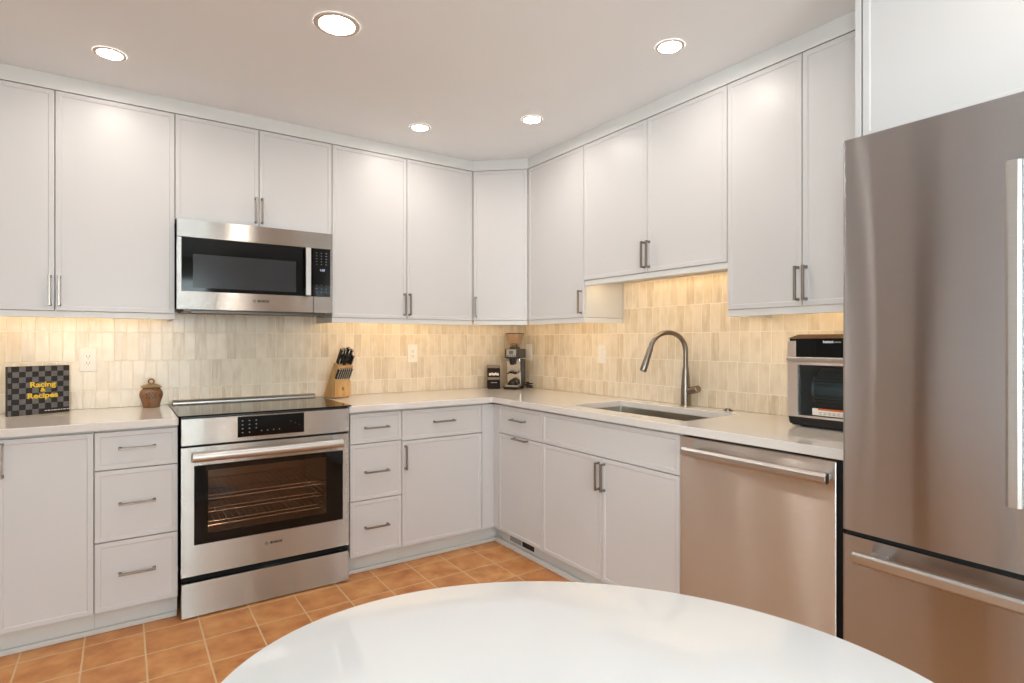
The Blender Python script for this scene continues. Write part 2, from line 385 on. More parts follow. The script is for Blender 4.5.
# ------------------------------------------------------------------ upper cabinets
UG, UZ0, UZ1 = 'white upper wall cabinets', 1.395, 2.384
def handle(par, F, u, z, d, ax, L=.135): return obj('handle', G(F).pull(u, z, d, L, ax), pull_metal, par, bevel=.0008, smooth=False)
def upper(F, u0, u1, z0, doors, label, depth=.33, rail=True, ends=(0, 0), z1=UZ1):
    """doors: list of (u0, u1, handle_u or None)"""
    c = F((u0+u1)/2, depth/2, z0); t = thing('wall_cabinet', label, 'cabinet', c, UG)
    g = G(F).box(u0+.0015, u1-.0015, .0104, depth-.0215, z0+.002, z1+.0025); obj('body', g, carcass_white, t)
    for a, b, hu in doors:
        dr = obj('door', G(F).front(a+.0017, b-.0017, z0, z1, depth-.02, depth), cab_white, t)
        if hu is not None: handle(dr, F, hu, z0+.089, depth, 'z')
    if rail:
        g = G(F).box(u0+.001, u1-.001, depth-.024, depth-.006, z0-.030, z0-.0015)
        if ends[0]: g.box(u0+.001, u0+.019, .012, depth-.0241, z0-.030, z0-.0015)
        if ends[1]: g.box(u1-.019, u1-.001, .012, depth-.0241, z0-.030, z0-.0015)
        obj('light_rail', g, trim_paint, t, bevel=.0015)
    return t
upper(fA, -3.236, -2.306, UZ0, [(-3.236, -2.771, -2.788), (-2.771, -2.306, -2.755)], 'white two-door wall cabinet at the far left, left of the microwave', ends=(1, 1))
upper(fA, -2.306, -1.531, 1.863, [(-2.306, -1.919, -1.935), (-1.919, -1.531, -1.904)], 'short white two-door wall cabinet directly above the microwave', rail=False)
upper(fA, -1.531, -.600, UZ0, [(-1.531, -1.070, -1.087), (-1.070, -.600, -1.054)], 'white two-door wall cabinet just right of the microwave', ends=(1, 0))
# diagonal corner cabinet
P0 = Vector((-.597, -.33, 0)); P1 = Vector((-.33, -.584, 0)); ed = (P1-P0).normalized(); nd = Vector((ed.y, -ed.x, 0))
if nd.dot(Vector((-1, -1, 0))) < 0: nd = -nd
fD = frame(P0, ed, nd); LD = (P1-P0).length
t = thing('wall_cabinet', 'white single-door corner wall cabinet set at an angle', 'cabinet', (-.30, -.30, UZ0), UG)
i_ = .016
obj('body', G().prism([(-.5985, -.012), (-.012, -.012), (-.012, -.5825), (-.318, -.5825), (-.5985, -.316)], UZ0+.002, UZ1+.0025), carcass_white, t)
dr = obj('door', G(fD).front(.004, LD-.004, UZ0, UZ1, -.012, .004), cab_white, t)
handle(dr, fD, .022, UZ0+.089, .004, 'z')
obj('light_rail', G(fD).box(.006, LD-.006, -.018, -.002, UZ0-.030, UZ0-.0015), trim_paint, t, bevel=.0015)
upper(fB, .586, 1.128, UZ0, [(.586, 1.128, 1.108)], 'white single-door wall cabinet between the corner and the sink', ends=(0, 1))
upper(fB, 1.128, 2.070, 1.607, [(1.128, 1.608, 1.591), (1.608, 2.070, 1.624)], 'shorter white two-door wall cabinet above the sink')
upper(fB, 2.070, 2.728, UZ0, [(2.070, 2.404, 2.388), (2.404, 2.728, 2.420)], 'white two-door wall cabinet beside the refrigerator', ends=(1, 0))
# end panel and the cabinet above the refrigerator
tag(obj('end_panel', G(fB).box(2.731, 2.749, .012, .62, .0005, CEIL-.001), cab_white, bevel=.001), 'tall white end panel left of the refrigerator', 'panel')
t = thing('wall_cabinet', 'deep white cabinet above the refrigerator', 'cabinet', (-.31, -3.22, 1.90), UG)
obj('body', G(fB).box(2.751, 3.69, .012, .598, 1.885, CEIL-.001), carcass_white, t)
obj('door', G(fB).front(2.753, 3.218, 1.885, CEIL-.004, .60, .62), cab_white, t)
obj('door', G(fB).front(3.222, 3.688, 1.885, CEIL-.004, .60, .62), cab_white, t)
tag(obj('end_panel', G(fB).box(3.70, 3.718, .012, .62, .0005, CEIL-.001), cab_white, bevel=.001), 'tall white end panel right of the refrigerator', 'panel')

# ------------------------------------------------------------------ base cabinets
BG, BD = 'white base cabinets', .62
ZC = [(.104, .397), (.401, .703), (.707, .868)]
def base(F, u0, u1, label, drawers=(), doors=(), kick=True):
    """drawers: (u0,u1,z0,z1,handle?) ; doors: (u0,u1,z0,z1,handle_u,handle_z,axis)"""
    t = thing('base_cabinet', label, 'cabinet', F((u0+u1)/2, .3, 0), BG)
    obj('body', G(F).box(u0+.001, u1-.001, .012, BD-.0215, .100, .878), carcass_white, t)
    if kick: obj('toe_kick', G(F).box(u0+.0005, (-.5655 if u1 == -.640 else u1-.0005), .545, .565, .0005, .0995) if u0 != .640 else G(F).box(.5655, u1-.0005, .545, .565, .0005, .0995), kick_white, t)
    for a, b, c, d, h in drawers:
        q = obj('drawer', G(F).front(a+.0017, b-.0017, c, d, BD-.02, BD), cab_white, t)
        if h is not None: handle(q, F, (a+b)/2, h, BD, 'u')
    for a, b, c, d, hu, hz, ax in doors:
        q = obj('door', G(F).front(a+.0017, b-.0017, c, d, BD-.02, BD), cab_white, t)
        if hu is not None: handle(q, F, hu, hz, BD, ax)
    return t
base(fA, -3.24, -2.620, 'white two-door base cabinet at the far left end of the counter', doors=[(-3.24, -2.930, .104, .868, -2.948, .787, 'z'), (-2.930, -2.620, .104, .868, -2.912, .787, 'z')])
base(fA, -2.620, -2.313, 'white three-drawer base cabinet left of the range', drawers=[(-2.62, -2.313, ZC[0][0], ZC[0][1], .256), (-2.62, -2.313, ZC[1][0], ZC[1][1], .557), (-2.62, -2.313, ZC[2][0], ZC[2][1], .795)])
base(fA, -1.525, -1.229, 'white three-drawer base cabinet right of the range', drawers=[(-1.525, -1.229, ZC[0][0], ZC[0][1], .252), (-1.525, -1.229, ZC[1][0], ZC[1][1], .550), (-1.525, -1.229, ZC[2][0], ZC[2][1], .789)])
t = base(fA, -1.229, -.640, 'white base cabinet with one drawer over a door, beside the inner corner', drawers=[(-1.229, -.704, .700, .868, .791)], doors=[(-1.229, -.704, .104, .696, -1.209, .604, 'z')])
obj('filler_panel', G(fA).box(-.702, -.600, BD-.02, BD-.002, .104, .868), cab_white, t)
t = base(fB, .640, 1.114, 'white pull-out base cabinet with two stacked bar handles, left of the sink', drawers=[(.672, 1.114, .700, .868, .795)], doors=[(.672, 1.114, .104, .696, .920, .687, 'u')])
obj('filler_panel', G(fB).box(.6185, .670, BD-.02, BD-.002, .104, .868), cab_white, t)
vg = G(fB); vg.box(.715, .722, .5652, .5675, .040, .078).box(.972, .980, .5652, .5675, .040, .078).box(.844, .852, .5652, .5675, .040, .078).box(.715, .98, .5652, .5675, .073, .079).box(.715, .98, .5652, .5675, .036, .042)
vq = obj('vent_grille', vg, trim_paint, t)
obj('louver', G(fB).box(.722, .844, .5652, .5662, .042, .073), mat('vent_grey', (150, 146, 142), .5), vq)
obj('louver', G(fB).box(.852, .972, .5652, .5662, .042, .073), slot_dark, vq, label='dark open half of the vent')
t = base(fB, 1.114, 2.051, 'wide white sink base cabinet with a plain front panel over two doors', doors=[(1.114, 1.5845, .104, .696, 1.566, .606, 'z'), (1.5845, 2.051, .104, .696, 1.604, .606, 'z')])
obj('false_front', G(fB).front(1.1157, 2.0493, .700, .868, BD-.02, BD), cab_white, t)
# body of the sink cabinet is open at the top for the basin
for o in t.children:
    if o.name.startswith('body'):
        me = o.data; bm = bmesh.new(); bm.from_mesh(me)
        top = max(bm.faces, key=lambda f: f.calc_center_median().z); bm.faces.remove(top); bm.to_mesh(me); bm.free()

# ------------------------------------------------------------------ worktops
def worktop(xs, ys, keep, z0, z1):
    bm = bmesh.new(); V = {}
    def vv(i, j):
        if (i, j) not in V: V[(i, j)] = bm.verts.new((xs[i], ys[j], z0))
        return V[(i, j)]
    fs = [bm.faces.new([vv(i, j), vv(i+1, j), vv(i+1, j+1), vv(i, j+1)]) for i in range(len(xs)-1) for j in range(len(ys)-1) if keep(i, j)]
    r = bmesh.ops.extrude_face_region(bm, geom=fs)
    for v in [q for q in r['geom'] if isinstance(q, bmesh.types.BMVert)]: v.co.z = z1
    g = G(); g.bm.free(); g.bm = bm
    bmesh.ops.dissolve_limit(bm, angle_limit=.01, verts=bm.verts[:], edges=bm.edges[:])
    return g
CG, CZ0, CZ1, CD = 'pale quartz worktops', .880, .914, .648
tag(obj('worktop', G().box(-3.255, -2.313, -CD, -.0008, CZ0, CZ1), quartz_m, bevel=.003), 'pale quartz worktop left of the range, under the checkered book', 'worktop', CG)
SX0, SX1, SY0, SY1 = -.524, -.137, -2.000, -1.232
xs = [-1.537, -CD, SX0, SX1, -.0008]; ys = [-2.729, SY0, SY1, -CD, -.0008]
tag(obj('worktop', worktop(xs, ys, lambda i, j: (j == 3 or i > 0) and not (i == 2 and j == 1), CZ0, CZ1), quartz_m, bevel=.003),
    'L-shaped pale quartz worktop with the sink cut into it', 'worktop', CG)

# ------------------------------------------------------------------ sink and faucet
def rrect(x0, x1, y0, y1, r, z, n=5):
    pts = []
    for cx, cy, a in ((x1-r, y1-r, 0), (x0+r, y1-r, PI/2), (x0+r, y0+r, PI), (x1-r, y0+r, 3*PI/2)):
        for k in range(n+1): pts.append((cx+r*math.cos(a+PI/2*k/n), cy+r*math.sin(a+PI/2*k/n), z))
    return pts
t = thing('sink', 'undermount stainless steel sink basin set in the right worktop', 'sink', (-.33, -1.616, .70))
def sr(i, r, z): return rrect(SX0-.006+i, SX1+.006-i, SY0-.006+i, SY1+.006-i, r, z)
g = G(); g.loft([sr(-.015, .03, .8790), sr(0, .022, .8790), sr(.004, .022, .70), sr(.016, .03, .685), sr(.14, .05, .681)], cap0=False)
obj('basin', g, steel_sink, t, smooth=True)
obj('drain', G().lathe([(.045, .6815), (.045, .684), (.032, .6845), (.030, .6825)], (-.33, -1.616, 0)), chrome, t, smooth=True)
t = thing('faucet', 'brushed nickel gooseneck pull-down faucet behind the sink', 'faucet', (-.06, -1.632, CZ1))
fx, fy = -.060, -1.632
obj('body', G().lathe([(.0290, .9142), (.0290, .918), (.0262, .921), (.0252, .99), (.023, 1.02), (.0175, 1.09), (.0145, 1.12)], (fx, fy, 0)), nickel, t, smooth=True)
neck = [(fx, fy, 1.12), (fx, fy, 1.18)]
R_ = .100
ux, uy = -.915, .40            # swing of the spout over the basin
nn = math.hypot(ux, uy); ux /= nn; uy /= nn
for k in range(0, 15):
    a = PI*k/14*.93; rr = R_*(1-math.cos(a)); neck.append((fx+ux*rr, fy+uy*rr, 1.205+R_*math.sin(a)*.98))
e1 = Vector(neck[-1]); dirn = (e1-Vector(neck[-2])).normalized()
obj('neck', G().tube(neck, .0125, 16), nickel, t, smooth=True)
hp = [tuple(e1+dirn*s) for s in (0, .012, .04, .09, .128, .134)]
obj('spray_head', G().tube(hp, [.0135, .0150, .0155, .0175, .0185, .0165], 18), nickel, t, smooth=True)
obj('lever', G().tube([(fx, fy-.010, .990), (fx-.004, fy-.035, .998), (fx-.010, fy-.086, 1.010), (fx-.011, fy-.090, 1.011)], [.015, .018, .0185, .016], 16), nickel, t, smooth=True)
tag(obj('sink_button', G().lathe([(.023, .9142), (.023, .918), (.015, .9185), (.014, .925), (.012, .926)], (-.055, -1.885, 0)), nickel, smooth=True, loc=(-.055, -1.885, .914)), 'small round nickel push button on the worktop right of the faucet', 'button')

# ------------------------------------------------------------------ range
RX0, RX1, RD = -2.304, -1.541, .655
t = thing('range', 'stainless steel electric range with a glass oven door between the base cabinets', 'range', (-1.9225, -.33, 0))
obj('body', G(fA).box(RX0+.004, RX1-.004, .03, .598, .17, .897).box(RX0+.03, RX1-.03, .08, .58, .0005, .1699), mat('range_body_black', (26, 25, 25), .5), t)
# oven cavity shows through the door: frame pieces of the door leave a real opening
cav = mat('oven_enamel', (112, 78, 60), .35)
wx0, wx1, wz0, wz1 = -2.253, -1.573, .330, .691
dz0, dz1 = .192, .775
g = G(fA)
g.box(RX0, wx0, .615, RD, dz0, dz1).box(wx1, RX1, .615, RD, dz0, dz1).box(wx0, wx1, .615, RD, dz0, wz0).box(wx0, wx1, .615, RD, wz1, dz1)
od = obj('oven_door', g, steel_h, t)
ix0, ix1, iz0, iz1 = -2.196, -1.655, .373, .664
g = G(fA); g.box(wx0, ix0, .640, .6520, wz0, wz1).box(ix1, wx1, .640, .6520, wz0, wz1).box(ix0, ix1, .640, .6520, wz0, iz0).box(ix0, ix1, .640, .6520, iz1, wz1)
obj('window_border', g, black_gloss, od)
obj('window_glass', G(fA).box(ix0, ix1, .645, .6515, iz0, iz1), oven_glass, od)
for cz in (.735,):
    g = G(fA); n = 20
    g.loft([[(u, .700+.016*math.cos(2*PI*i/n), cz+.021*math.sin(2*PI*i/n)) for i in range(n)] for u in (-2.262, -1.588)])
    for u in (-2.24, -1.61): g.box(u-.012, u+.012, RD, .690, cz-.012, cz+.012)
    obj('handle', g, steel_bar, od, smooth=True)
# shelves and liner inside the oven (the body box is cut back to make room)
bo = [o for o in t.children if o.name.startswith('body')][0]
bm = bmesh.new(); g = G(fA)
g.box(RX0+.004, -2.235, .03, .600, .17, .897).box(-1.615, RX1-.004, .03, .600, .17, .897).box(-2.235, -1.615, .03, .600, .17, .340).box(-2.235, -1.615, .03, .600, .700, .897).box(-2.235, -1.615, .03, .10, .34, .70).box(RX0+.03, RX1-.03, .08, .58, .0005, .1699)
g.bm.transform(Matrix.Translation(-wpos(t))); bmesh.ops.recalc_face_normals(g.bm, faces=g.bm.faces[:]); g.bm.to_mesh(bo.data); g.bm.free()
g = G(fA); g.box(-2.2345, -2.23, .101, .60, .3405, .6995).box(-1.62, -1.6155, .101, .60, .3405, .6995).box(-2.23, -1.62, .101, .60, .3405, .345).box(-2.23, -1.62, .101, .60, .695, .6995).box(-2.23, -1.62, .101, .106, .345, .695)
obj('oven_liner', g, cav, t)
for z in (.392, .455, .515):
    g = G(fA)
    for d in (.12, .59): g.tube([(-2.228, d, z), (-1.622, d, z)], .0035, 8)
    g.tube([(-2.228, .57, z+.012), (-1.622, .57, z+.012)], .0028, 8)
    for i in range(21):
        u = -2.215+.0290*i; g.tube([(u, .12, z), (u, .59, z)], .002, 6)
    obj('oven_rack', g, chrome, t, smooth=True)
# control panel, cooktop, trim, storage drawer
cp = obj('control_panel', G(fA).box(RX0, RX1, .600, RD+.002, .785, .9055), steel_h, t, bevel=.0015)
obj('gap_strip', G(fA).box(RX0+.003, RX1-.003, .59, .640, .775, .785), black_gap_rubber, t)
obj('gap_strip', G(fA).box(RX0+.003, RX1-.003, .55, .615, .160, .192), black_gap_rubber, t)
g = G(fA).box(-2.073, -1.770, RD+.002, RD+.0035, .804, .900)
for r in range(4):
    for c in range(3):
        if r == 3 and c == 2: continue
        u = -2.052+.030*c; z = .880-.0185*r; g.box(u-.0030, u+.0030, RD+.0035, RD+.004, z-.0019, z+.0019, 1)
for i in range(4): u = -1.968+.027*i; g.box(u-.0025, u+.0025, RD+.0035, RD+.004, .8265, .8300, 1)
for i in range(3): g.box(-1.835+.02*i, -1.832+.02*i, RD+.0035, RD+.004, .862-.01*i, .864-.01*i, 1)
obj('display', g, [black_gloss, grey_print], cp)
obj('cooktop', G(fA).box(RX0-.010, RX1+.010, .055, RD+.010, .9155, .9215), black_gloss, t, bevel=.001)
obj('cooktop_support', G(fA).box(RX0+.002, RX1-.002, .055, RD-.02, .8975, .915), black_plastic, t)
obj('rear_trim', G(fA).extr([(.014, .905), (.056, .905), (.056, .926), (.044, .937), (.014, .937)], RX0+.006, RX1-.006), steel_bar, t, bevel=.001)
obj('storage_drawer', G(fA).box(RX0+.001, RX1-.001, .615, RD, .006, .160), steel_h, t, bevel=.002)
def logo(parent, F3, u, z, d, h, m, e):
    """ring emblem with a capital bar inside, then BOSCH"""
    g = G(F3); n = 24; r = h*.72
    g.loft([[(u+a*math.cos(2*PI*i/n), dd, z+a*math.sin(2*PI*i/n)) for i in range(n)] for a, dd in ((r, d), (r, d+.0006), (r*.82, d+.0006), (r*.82, d))], False, False)
    g.box(u-r*.42, u-r*.24, d, d+.0006, z-r*.5, z+r*.5).box(u+r*.24, u+r*.42, d, d+.0006, z-r*.5, z+r*.5).box(u-r*.24, u+r*.24, d, d+.0006, z-r*.08, z+r*.08)
    obj('emblem', g, m, parent)
    o = F3(u+h*1.5, d+.0003, z); text('brand_lettering', 'BOSCH', h*1.45, o, e, (0, 0, 1), m, parent, bold=h*.075, ext=.0003, align='LEFT', sx=1.12)
logo(od, fA, -1.945, .279, RD, .0105, dark_print, (1, 0, 0))

# ------------------------------------------------------------------ microwave
MX0, MX1, MD, MZ0, MZ1 = -2.303, -1.549, .40, 1.415, 1.857
t = thing('microwave', 'over-the-range stainless steel microwave with a black glass door', 'microwave', (-1.926, -.2, MZ0))
obj('body', G(fA).box(MX0+.004, MX1-.004, .012, .375, MZ0+.004, MZ1), mat('microwave_case', (40, 39, 38), .5, .3), t)
obj('vent_panel', G(fA).box(MX0, MX1, .376, MD, 1.769, MZ1), steel_h, t, bevel=.0015)
dw = obj('door', G(fA).box(MX0, -1.655, .376, MD, MZ0, 1.503).box(MX0, -2.284, .376, MD, 1.503, 1.766), steel_h, t)
obj('door_glass', G(fA).box(-2.284, -1.661, .376, MD-.001, 1.503, 1.766), black_gloss, dw)
obj('door_screen', G(fA).box(-2.234, -1.746, MD-.001, MD-.0004, 1.522, 1.688), mat('perforated_screen', (50, 51, 54), .15, spec=.3), dw, label='grey see-through screen of the door')
obj('handle', G(fA).box(-1.703, -1.675, .424, .434, 1.505, 1.766).box(-1.698, -1.680, MD, .4245, 1.515, 1.545).box(-1.698, -1.680, MD, .4245, 1.726, 1.756), steel_bar, dw, bevel=.003)
cp = obj('control_panel', G(fA).box(-1.652, MX1, .376, MD, MZ0, 1.503).box(-1.562, MX1, .376, MD, 1.503, 1.766), steel_h, t)
g = G(fA).box(-1.658, -1.562, .376, MD-.0005, 1.503, 1.766)
for c in range(3):
    for r in range(5):
        u = -1.637+.0260*c; z = 1.744-.0155*r; g.box(u-.0035, u+.0035, MD-.0005, MD+.0001, z-.0012, z+.0012, 1)
    for r in range(3):
        u = -1.637+.0260*c; z = 1.565-.018*r; g.box(u-.0022, u+.0022, MD-.0005, MD+.0001, z-.0015, z+.0015, 1)
ds = obj('display', g, [black_gloss, grey_print], cp)
text('clock_digits', '1:01', .018, fA(-1.605, MD, 1.650), (1, 0, 0), (0, 0, 1), digit_glow, ds, ext=.0002)
obj('underside_grille', G(fA).box(MX0+.03, MX1-.03, .06, .36, MZ0-.010, MZ0+.0035).box(MX0+.06, MX1-.06, .345, .375, MZ0-.018, MZ0-.004), mat('underside_metal', (92, 86, 80), .35, .9), t, bevel=.002)
logo(dw, fA, -1.955, 1.466, MD, .0106, dark_print, (1, 0, 0))

# ------------------------------------------------------------------ dishwasher
t = thing('dishwasher', 'stainless steel dishwasher with a long bar handle beside the refrigerator', 'dishwasher', (-.31, -2.37, 0))
obj('body', G(fB).box(2.060, 2.688, .03, .585, .02, .872), mat('dishwasher_tub', (30, 30, 31), .6), t)
dr = obj('door', G(fB).box(2.054, 2.676, .586, BD+.004, .105, .868), steel_dw, t, bevel=.003)
obj('handle', G(fB).loft([[(u, d, z) for d, z in ((.652, .800), (.668, .797), (.677, .808), (.677, .824), (.668, .833), (.652, .831))] for u in (2.098, 2.668)]).box(2.108, 2.136, BD+.004, .655, .803, .828).box(2.628, 2.656, BD+.004, .655, .803, .828), steel_bar, dr, bevel=.002)
obj('toe_panel', G(fB).box(2.058, 2.676, .53, .55, .001, .10), black_plastic, t)
obj('shaded_gap_strip', G(fB).box(2.6765, 2.690, .586, .612, .105, .872), black_gap_rubber, t)  # black strip put in for the shaded gap beside the door

# ------------------------------------------------------------------ refrigerator
t = thing('refrigerator', 'large stainless steel french-door refrigerator with a freezer drawer', 'refrigerator', (-.42, -3.23, 0))
U0, UM, U1 = 2.768, 3.226, 3.688
obj('body', G(fB).box(U0+.004, U1-.004, .05, .700, .03, 1.835), grey_side, t, bevel=.004)
def fdoor(u0, u1, z0, z1):
    n = 14; pr = [(u0, .705)]                       # softly rounded outer edges
    for k in range(5): a = PI/2*k/4; pr.append((u0+.010-.010*math.cos(a), .770+.010*math.sin(a)))
    for k in range(5): a = PI/2*k/4; pr.append((u1-.010+.010*math.sin(a), .770+.010*math.cos(a)))
    pr.append((u1, .705)); return G(fB).loft([[(a, b, z0) for a, b in pr], [(a, b, z1) for a, b in pr]])
def barh(F, p0, p1, w_, posts, ax):
    g = G(F)
    (u0, z0), (u1, z1) = p0, p1
    if ax == 'z': g.loft([[(u0-w_/2, .822, z), (u0-w_/2, .836, z), (u0-w_/2+.006, .842, z), (u0+w_/2-.006, .842, z), (u0+w_/2, .836, z), (u0+w_/2, .822, z)] for z in (z0, z1)])
    else: g.loft([[(u, .822, z0-w_/2), (u, .836, z0-w_/2), (u, .842, z0-w_/2+.006), (u, .842, z0+w_/2-.006), (u, .836, z0+w_/2), (u, .822, z0+w_/2)] for u in (u0, u1)])
    for p in posts:
        if ax == 'z': g.box(u0-.011, u0+.011, .780, .823, p-.02, p+.02)
        else: g.box(p-.02, p+.02, .780, .823, z0-.011, z0+.011)
    return g
d1 = obj('door', fdoor(U0, UM-.002, .7085, 1.842), steel_v, t, smooth=True)
obj('handle', barh(fB, (3.172, .874), (3.172, 1.672), .030, (.92, 1.62), 'z'), steel_bar, d1, bevel=.001)
d2 = obj('door', fdoor(UM+.002, U1, .7085, 1.842), steel_v, t, smooth=True)
obj('handle', barh(fB, (3.276, .874), (3.276, 1.672), .030, (.92, 1.62), 'z'), steel_bar, d2, bevel=.001)
d3 = obj('freezer_drawer', fdoor(U0, U1, .060, .6945), steel_v, t, smooth=True)
obj('handle', barh(fB, (2.822, .652), (3.638, .652), .032, (2.872, 3.588), 'u'), steel_bar, d3, bevel=.001)
obj('gasket', G(fB).box(U0+.01, U1-.01, .70, .765, .6945, .7085), black_gap_rubber, t)
obj('foot_grille', G(fB).box(U0+.01, U1-.01, .66, .70, .002, .055), black_plastic, t)

# ------------------------------------------------------------------ table (oval top on a pedestal)
TC = Vector((-1.994, -3.013)); t = thing('dining_table', 'glossy white oval dining table in the foreground', 'table', (TC.x, TC.y, 0))
ea = Vector((.7071, -.7071)); eb = Vector((.7071, .7071)); n = 128
def ring(a, b, z): return [(TC.x+ea.x*a*math.cos(2*PI*i/n)+eb.x*b*math.sin(2*PI*i/n), TC.y+ea.y*a*math.cos(2*PI*i/n)+eb.y*b*math.sin(2*PI*i/n), z) for i in range(n)]
A_, B_ = .5425, .4175
obj('tabletop', G().loft([ring(A_-.05, B_-.05, .722), ring(A_-.012, B_-.012, .733), ring(A_-.001, B_-.001, .7455), ring(A_, B_, .7475), ring(A_-.001, B_-.001, .7495), ring(A_-.003, B_-.003, .750)]), table_white, t, smooth=True)
obj('pedestal', G().lathe([(.27, .001), (.268, .008), (.20, .022), (.10, .05), (.055, .10), (.038, .20), (.034, .35), (.042, .50), (.075, .62), (.13, .70), (.16, .722)], (TC.x, TC.y, 0), 48), table_base_m, t, smooth=True)

# ------------------------------------------------------------------ ceiling downlights
def downlight(x, y, r, label):
    t = thing('ceiling_light', label, 'light', (x, y, CEIL), 'recessed ceiling lights')
    c = (x, y, CEIL)
    obj('trim_ring', G().lathe([(r*1.32, -.0005), (r*1.30, -.004), (r*1.05, -.006), (r, -.003)], c, 40, False, False), ceil_trim, t, smooth=True)
    obj('diffuser', G().lathe([(r, -.0030), (r*.5, -.0034)], c, 40, False, True), lamp_glow, t)
    return t
ceil_trim = mat('lamp_trim', (206, 196, 186), .5)
d0 = downlight(-2.564, -.694, .044, 'small recessed ceiling light over the left cabinets')
for x, y, l in ((-1.144, -.674, 'small recessed ceiling light over the cabinet right of the microwave'), (-.694, -1.121, 'small recessed ceiling light near the corner cabinet'),
                (-.683, -2.051, 'small recessed ceiling light over the dishwasher side of the right cabinets')):
    dup(d0, (x, y, CEIL), l)
downlight(-1.851, -1.446, .064, 'largest recessed ceiling light, in the middle of the kitchen')
for x, y in ((-3.45, -1.05), (-3.4, -4.2), (-1.7, -4.4), (-.9, -3.4), (-2.5, -5.6)): dup(d0, (x, y, CEIL), 'added recessed ceiling light out of view')  # unseen lights added for fill; the first is placed for a dishwasher streak

# ------------------------------------------------------------------ under-cabinet light strips
def strip(F, u0, u1, z, d, label):
    t = thing('light_strip', label, 'light', F((u0+u1)/2, d, z), 'under-cabinet light strips')
    obj('housing', G(F).extr([(d-.010, z), (d+.012, z), (d+.012, z-.021), (d+.0055, z-.021)], u0, u1), trim_paint, t)
    obj('led_lens', G(F).loft([[(u, a, b) for a, b in ((d-.0105, z-.003), (d-.0125, z-.005), (d+.0015, z-.019), (d+.0035, z-.017))] for u in (u0+.005, u1-.005)]), strip_glow, t)
SD = .285
strip(fA, -3.18, -2.36, UZ0+.0005, SD, 'thin warm light strip under the left wall cabinet')
strip(fA, -1.47, -.66, UZ0+.0005, SD, 'thin warm light strip under the wall cabinet right of the microwave')
strip(frame((0, 0, 0), (1, -1, 0), (-1, -1, 0)), -.19, .19, UZ0+.0005, .50, 'short warm light strip under the corner wall cabinet')
strip(fB, .64, 1.07, UZ0+.0005, SD, 'short warm light strip under the wall cabinet left of the sink')
strip(fB, 1.17, 2.03, 1.6075, SD, 'thin warm light strip above the sink')
strip(fB, 2.12, 2.68, UZ0+.0005, SD, 'thin warm light strip above the toaster oven')

# ------------------------------------------------------------------ outlets and switches
def plate(F, u, z, kind, label):
    t = thing('wall_outlet' if kind == 'outlet' else 'wall_switch', label, 'outlet' if kind == 'outlet' else 'switch', F(u, .0102, z))
    obj('cover_plate', G(F).box(u-.0365, u+.0365, .0102, .0150, z-.0605, z+.0605), plastic_white, t, bevel=.002)
    if kind == 'outlet':
        rc = obj('receptacle', G(F).box(u-.017, u+.017, .0150, .0168, z-.034, z+.034), plastic_white, t, bevel=.0008)
        g = G(F)
        for s in (-1, 1):
            c = z+s*.017
            g.box(u-.007, u-.005, .0168, .0171, c-.004, c+.005).box(u+.005, u+.007, .0168, .0171, c-.004, c+.005).box(u-.002, u+.002, .0168, .0171, c-.011, c-.007)
        obj('slots', g, slot_dark, rc)
    else:
        obj('rocker', G(F).loft([[(u-.016, .0150, z-.033), (u+.016, .0150, z-.033), (u+.016, .0150, z+.033), (u-.016, .0150, z+.033)], [(u-.015, .0158, z-.032), (u+.015, .0158, z-.032), (u+.015, .0190, z+.032), (u-.015, .0190, z+.032)]]), plastic_white, t)
plate(fA, -2.664, 1.165, 'outlet', 'white wall outlet on the backsplash above the checkered book')
plate(fA, -.888, 1.174, 'outlet', 'white wall outlet on the backsplash right of the knife block')
plate(fB, .162, 1.175, 'switch', 'white wall plate on the backsplash right of the coffee grinder')
plate(fB, .945, 1.177, 'switch', 'white wall switch on the backsplash left of the faucet')

# ------------------------------------------------------------------ cookbook
eB = Vector((.221, .115, 0)).normalized(); nB = Vector((eB.y, -eB.x, 0))
oB = Vector((-2.957, -.191, 0))+eB*.009; fK = frame(oB, eB, nB)
W, H, Z0 = .241, .226, CZ1+.0006
t = thing('cookbook', 'black and grey checkered cookbook with yellow title standing on the left worktop', 'book', oB+eB*.12+Vector((0, 0, Z0)))
blk = mottled('book_dark_squares', [(.35, (12, 10, 11)), (.55, (30, 27, 27)), (.75, (16, 14, 15))], 160, .5)
gry = mottled('book_grey_squares', [(.3, (92, 90, 94)), (.7, (108, 106, 110))], 40, .35)
obj('pages', G(fK).box(.004, W-.004, -.019, -.003, Z0+.003, Z0+H-.003), mat('paper', (222, 214, 200), .7), t)
g = G(fK); x0_ = .017; cw = (W-x0_)/9; rh = H/9
for r in range(9):
    for c in range(9):
        dark = (r+c) % 2 == 0 or (r == 8 and c > 3)
        a, b = x0_+c*cw, x0_+(c+1)*cw; zt = Z0+H-r*rh
        g.f([g.v(a, 0, zt-rh), g.v(b, 0, zt-rh), g.v(b, 0, zt), g.v(a, 0, zt)], 0 if dark else 1)
for r in range(9):
    zt = Z0+H-r*rh; g.f([g.v(.0, 0, zt-rh), g.v(x0_-.004, 0, zt-rh), g.v(x0_-.004, 0, zt), g.v(.0, 0, zt)], 0 if r % 2 else 1)
    g.f([g.v(x0_-.004, 0, zt-rh), g.v(x0_, 0, zt-rh), g.v(x0_, 0, zt), g.v(x0_-.004, 0, zt)], 0)
bmesh.ops.remove_doubles(g.bm, verts=g.bm.verts[:], dist=1e-5)
g.box(0, W, -.0025, -.0002, Z0, Z0+H, 0).box(0, W, -.022, -.0195, Z0, Z0+H, 0).box(0, .0022, -.0194, -.0026, Z0, Z0+H, 0)
cv = obj('cover', g, [blk, gry], t)
yel = mat('title_yellow', (226, 188, 40), .45)
